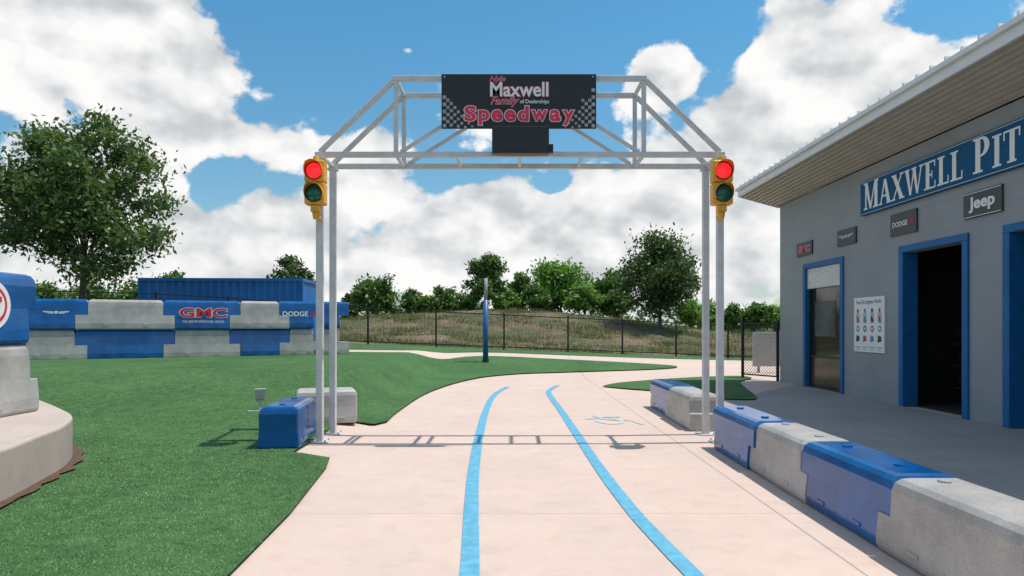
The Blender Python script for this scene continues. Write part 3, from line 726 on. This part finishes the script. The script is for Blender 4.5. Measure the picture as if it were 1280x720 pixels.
ptree('small_tree','narrow mid green tree right of the padded pole',630,670,332,398,45,3400,.13,'leaf_mid',9,low=0)
ptree('broad_tree','broad bright green tree on top of the grassy hill',658,746,314,398,47,9500,.14,'leaf_bright',10,low=0,ncl=55)
ptree('small_tree','medium dark tree on the hill left of the big round oak',734,804,332,400,46,5500,.14,'leaf_mid',11,low=0)
ptree('round_oak_tree','big dense dark oak at the right side of the hill',772,877,284,402,36,17000,.10,'leaf_dark',12,ncl=80,trunk_r=.12,gap=.85,limbr=.25,limbk=2,low=0)
sl=[('low bushy green shrub on the crest between the pointed tree and the padded pole',560,604,364,402,'leaf_mid'),('low bright shrub at the foot of the narrow tree on the hill',610,656,358,398,'leaf_bright'),
('low mid green shrub between the narrow tree and the broad bright tree',646,692,352,396,'leaf_mid'),('low bright shrub under the right side of the broad bright tree',706,756,350,398,'leaf_bright'),
('low green shrub at the left foot of the big round oak',748,794,358,402,'leaf_mid'),('low green shrub between the round shrub and the pointed tree',508,556,366,406,'leaf_mid'),('low dark shrub beside the left gate posts under the round shrub',424,452,362,408,'leaf_dark'),('low bright shrub at the right foot of the big round oak',842,884,372,408,'leaf_bright')]
for k,(lb,a,b_,c,d,lm) in enumerate(sl):
    ptree('crest_shrub',lb,a,b_,c,d,43.5,2600,.13,lm,50+k,group='shrubs along the hill crest',cat='shrub',low=0)
k=0
fl=['pale green low tree at the foot of the right post','low green tree in the far row, second from the right gate posts','low green tree in the far row near the building corner','low round tree in the far row touching the building corner']
for (a,b_,c,lm) in ((862,908,374,'leaf_bright'),(892,938,378,'leaf_mid'),(920,965,372,'leaf_mid'),(948,994,376,'leaf_bright')):
    ptree('low_tree',fl[k],a,b_,c,416,58,2600,.17,lm,20+k,group='low trees far right',cat='tree',low=0); k+=1
fl2=['low tree at the far left edge behind the stacked barriers','low green tree under the crown of the large oak','low tree left of the blue container','pale low tree just above the blue container']
k=0
for (a,b_,c,lm) in ((16,84,346,'leaf_mid'),(74,154,352,'leaf_mid'),(136,210,346,'leaf_mid'),(192,244,336,'leaf_mid')):
    ptree('low_tree',fl2[k],a,b_,c,404,48,3200,.15,lm,30+k,group='low trees far left',low=0); k+=1
g=np.random.default_rng(5); n=26000
cx=g.uniform(-110,110,420); cy=g.uniform(72,105,420); ch=g.uniform(.6,3.4,420)
i=g.integers(0,420,n); d=g.normal(size=(n,3)); d/=np.linalg.norm(d,axis=1)[:,None]; d*=(g.random(n)**.4)[:,None]
c=np.stack([cx[i],cy[i],ch[i]*.6],1)+d*np.stack([1.9+0*ch[i],1.9+0*ch[i],ch[i]*.8],1)
u=g.normal(size=(n,3)); u/=np.linalg.norm(u,axis=1)[:,None]; v=np.cross(u,g.normal(size=(n,3))); v/=np.linalg.norm(v,axis=1)[:,None]
s_=g.uniform(.2,.45,(n,1))
struct(npmesh('distant_wood',np.stack([c-u*s_,c+v*s_*.6,c+u*s_,c-v*s_*.6],1).reshape(-1,3),4,M['leaf_mid']),'stuff')
n=60000
X=g.uniform(-14,17,n); Y=g.uniform(25,46,n); k=Y>23.8+ (X*.12).clip(0,2)+.8; X=X[k];Y=Y[k]
dn_=np.sin(X*.9+np.sin(Y*.7)*2)+np.sin(Y*1.3+X*.5)+g.normal(0,.5,len(X)); k=dn_>-.2; X=X[k];Y=Y[k];dn_=dn_[k]
Z=H(X,Y)-.08; h_=g.uniform(.03,.11,len(X))*(1+1.4*(dn_>1.3)); a=g.uniform(0,6.28,len(X)); w_=g.uniform(.012,.035,len(X)); l=g.normal(0,.5,(len(X),2))*h_[:,None]
V=np.stack([np.stack([X-np.cos(a)*w_,Y-np.sin(a)*w_,Z],1),np.stack([X+np.cos(a)*w_,Y+np.sin(a)*w_,Z],1),np.stack([X+l[:,0],Y+l[:,1],Z+h_+.08],1)],1).reshape(-1,3)
struct(npmesh('hill_weeds',V,3,M['weed']),'stuff')
# ------------------------------------------------------------------ light
S_=Vector((1.02,.08,2.8)).normalized(); el=math.asin(S_.z); az=math.atan2(S_.x,S_.y)
ld=bpy.data.lights.new('sun','SUN'); ld.energy=4.4; ld.angle=R(.5); ld.color=(1,.95,.885)
lo=bpy.data.objects.new('sun',ld); COL.objects.link(lo); lo.rotation_euler=S_.to_track_quat('Z','Y').to_euler()
W=bpy.data.worlds.new('World'); sc.world=W; W.use_nodes=True; t=W.node_tree
bg=t.nodes['Background']; bg.inputs['Strength'].default_value=.1
sk=N(t,'ShaderNodeTexSky',sky_type='NISHITA'); sk.sun_disc=False; sk.sun_elevation=el; sk.sun_rotation=az; sk.air_density=1.0; sk.dust_density=.6; sk.ozone_density=1.5
tc=N(t,'ShaderNodeTexCoord'); sp=N(t,'ShaderNodeSeparateXYZ'); L(t,tc.outputs['Generated'],sp.inputs[0])
az_=math_(t,'ARCTAN2',sp.outputs[0],sp.outputs[1]); el_=math_(t,'ARCSINE',sp.outputs[2])
cmb=N(t,'ShaderNodeCombineXYZ'); L(t,az_,cmb.inputs[0]); L(t,el_,cmb.inputs[1]); uv=cmb.outputs[0]
def wn(off,scale,detail,rough,sy=1.35):
    mp_=N(t,'ShaderNodeMapping'); mp_.inputs['Location'].default_value=off; mp_.inputs['Scale'].default_value=(1,sy,1); L(t,uv,mp_.inputs['Vector'])
    n_=N(t,'ShaderNodeTexNoise',noise_dimensions='2D'); n_.inputs['Scale'].default_value=scale; n_.inputs['Detail'].default_value=detail; n_.inputs['Roughness'].default_value=rough
    L(t,mp_.outputs[0],n_.inputs['Vector']); return n_.outputs['Fac']
def field(ox,oy,dt,rg):
    a=wn((3.1+ox,1.7+oy,0),4.6,2,.5); b_=wn((1.3+ox,.7+oy,0),10.5,dt,rg)
    return math_(t,'ADD',math_(t,'MULTIPLY',math_(t,'SUBTRACT',a,.5),1.1),math_(t,'MULTIPLY',math_(t,'SUBTRACT',b_,.5),1.05))
n1=field(0,0,7,.54); n1s=field(0,0,3,.48); n2=field(-.013,-.038,3,.48)
acc=None
blobs=[(110,110,180,140,.42),(255,50,85,80,.3),(60,300,220,70,.3),(1035,100,150,95,.44),(840,88,55,34,.5),(910,150,90,50,.3),(640,270,340,60,.30),(400,185,110,28,.3),
(820,290,230,85,.3),(500,350,480,50,.26),(430,70,95,80,-.55),(690,40,150,52,-.5),(275,225,44,38,-.5),(1160,20,70,30,-.35),(905,45,50,28,-.35),(508,63,18,10,.6),(693,232,26,14,-.5),(560,215,60,20,-.2)]
for (px,py,rx,ry,am) in blobs:
    a0=math.atan((px-640)/F); e0=math.atan((HZ-py)/math.hypot(F,px-640)); kx=math.cos(a0)**2
    mp_=N(t,'ShaderNodeMapping'); sx=F/rx/kx; sy=F/ry
    mp_.inputs['Scale'].default_value=(sx,sy,0); mp_.inputs['Location'].default_value=(-a0*sx,-e0*sy,0); L(t,uv,mp_.inputs['Vector'])
    dt=N(t,'ShaderNodeVectorMath',operation='DOT_PRODUCT'); L(t,mp_.outputs[0],dt.inputs[0]); L(t,mp_.outputs[0],dt.inputs[1])
    ex=math_(t,'POWER',.3679,dt.outputs['Value'])
    acc=math_(t,'MULTIPLY_ADD',ex,am,acc if acc is not None else 0.0)
Dn=math_(t,'ADD',n1,math_(t,'SUBTRACT',acc,.06))
mr=N(t,'ShaderNodeMapRange',interpolation_type='SMOOTHSTEP'); L(t,Dn,mr.inputs[0]); mr.inputs[1].default_value=-.035; mr.inputs[2].default_value=.095
alpha=mr.outputs[0]
sh=math_(t,'MULTIPLY',math_(t,'SUBTRACT',n1s,n2),1.7)
det=math_(t,'MULTIPLY',math_(t,'SUBTRACT',n1,n1s),1.2)
thick=math_(t,'MULTIPLY',Dn,.22)
lit=math_(t,'SUBTRACT',math_(t,'ADD',math_(t,'ADD',sh,det),.80),thick,clamp=True)
cc_=ramp(t,lit,[(0,(4.8,5.1,5.5)),(.4,(6.2,6.5,6.75)),(.7,(8.2,8.3,8.35)),(1,(9.9,9.8,9.7))])
tint=ramp(t,el_,[(.02,(1.0,1.15,1.1)),(.40,(.66,1.38,1.50))])
skc=mixc(t,1.0,sk.outputs[0],tint,'MULTIPLY')
L(t,mixc(t,alpha,skc,cc_),bg.inputs['Color'])
# ------------------------------------------------------------------ camera
cd=bpy.data.cameras.new('camera'); cam=bpy.data.objects.new('camera',cd); COL.objects.link(cam)
cam.location=(0,0,CH); cam.rotation_euler=(R(90),0,0); cd.sensor_width=36; cd.lens=36*F/1280; cd.shift_y=(HZ-360)/1280; cd.clip_end=4000; cd.clip_start=.05
sc.camera=cam
sc.view_settings.view_transform='Standard'; sc.view_settings.look='None'; sc.view_settings.exposure=0
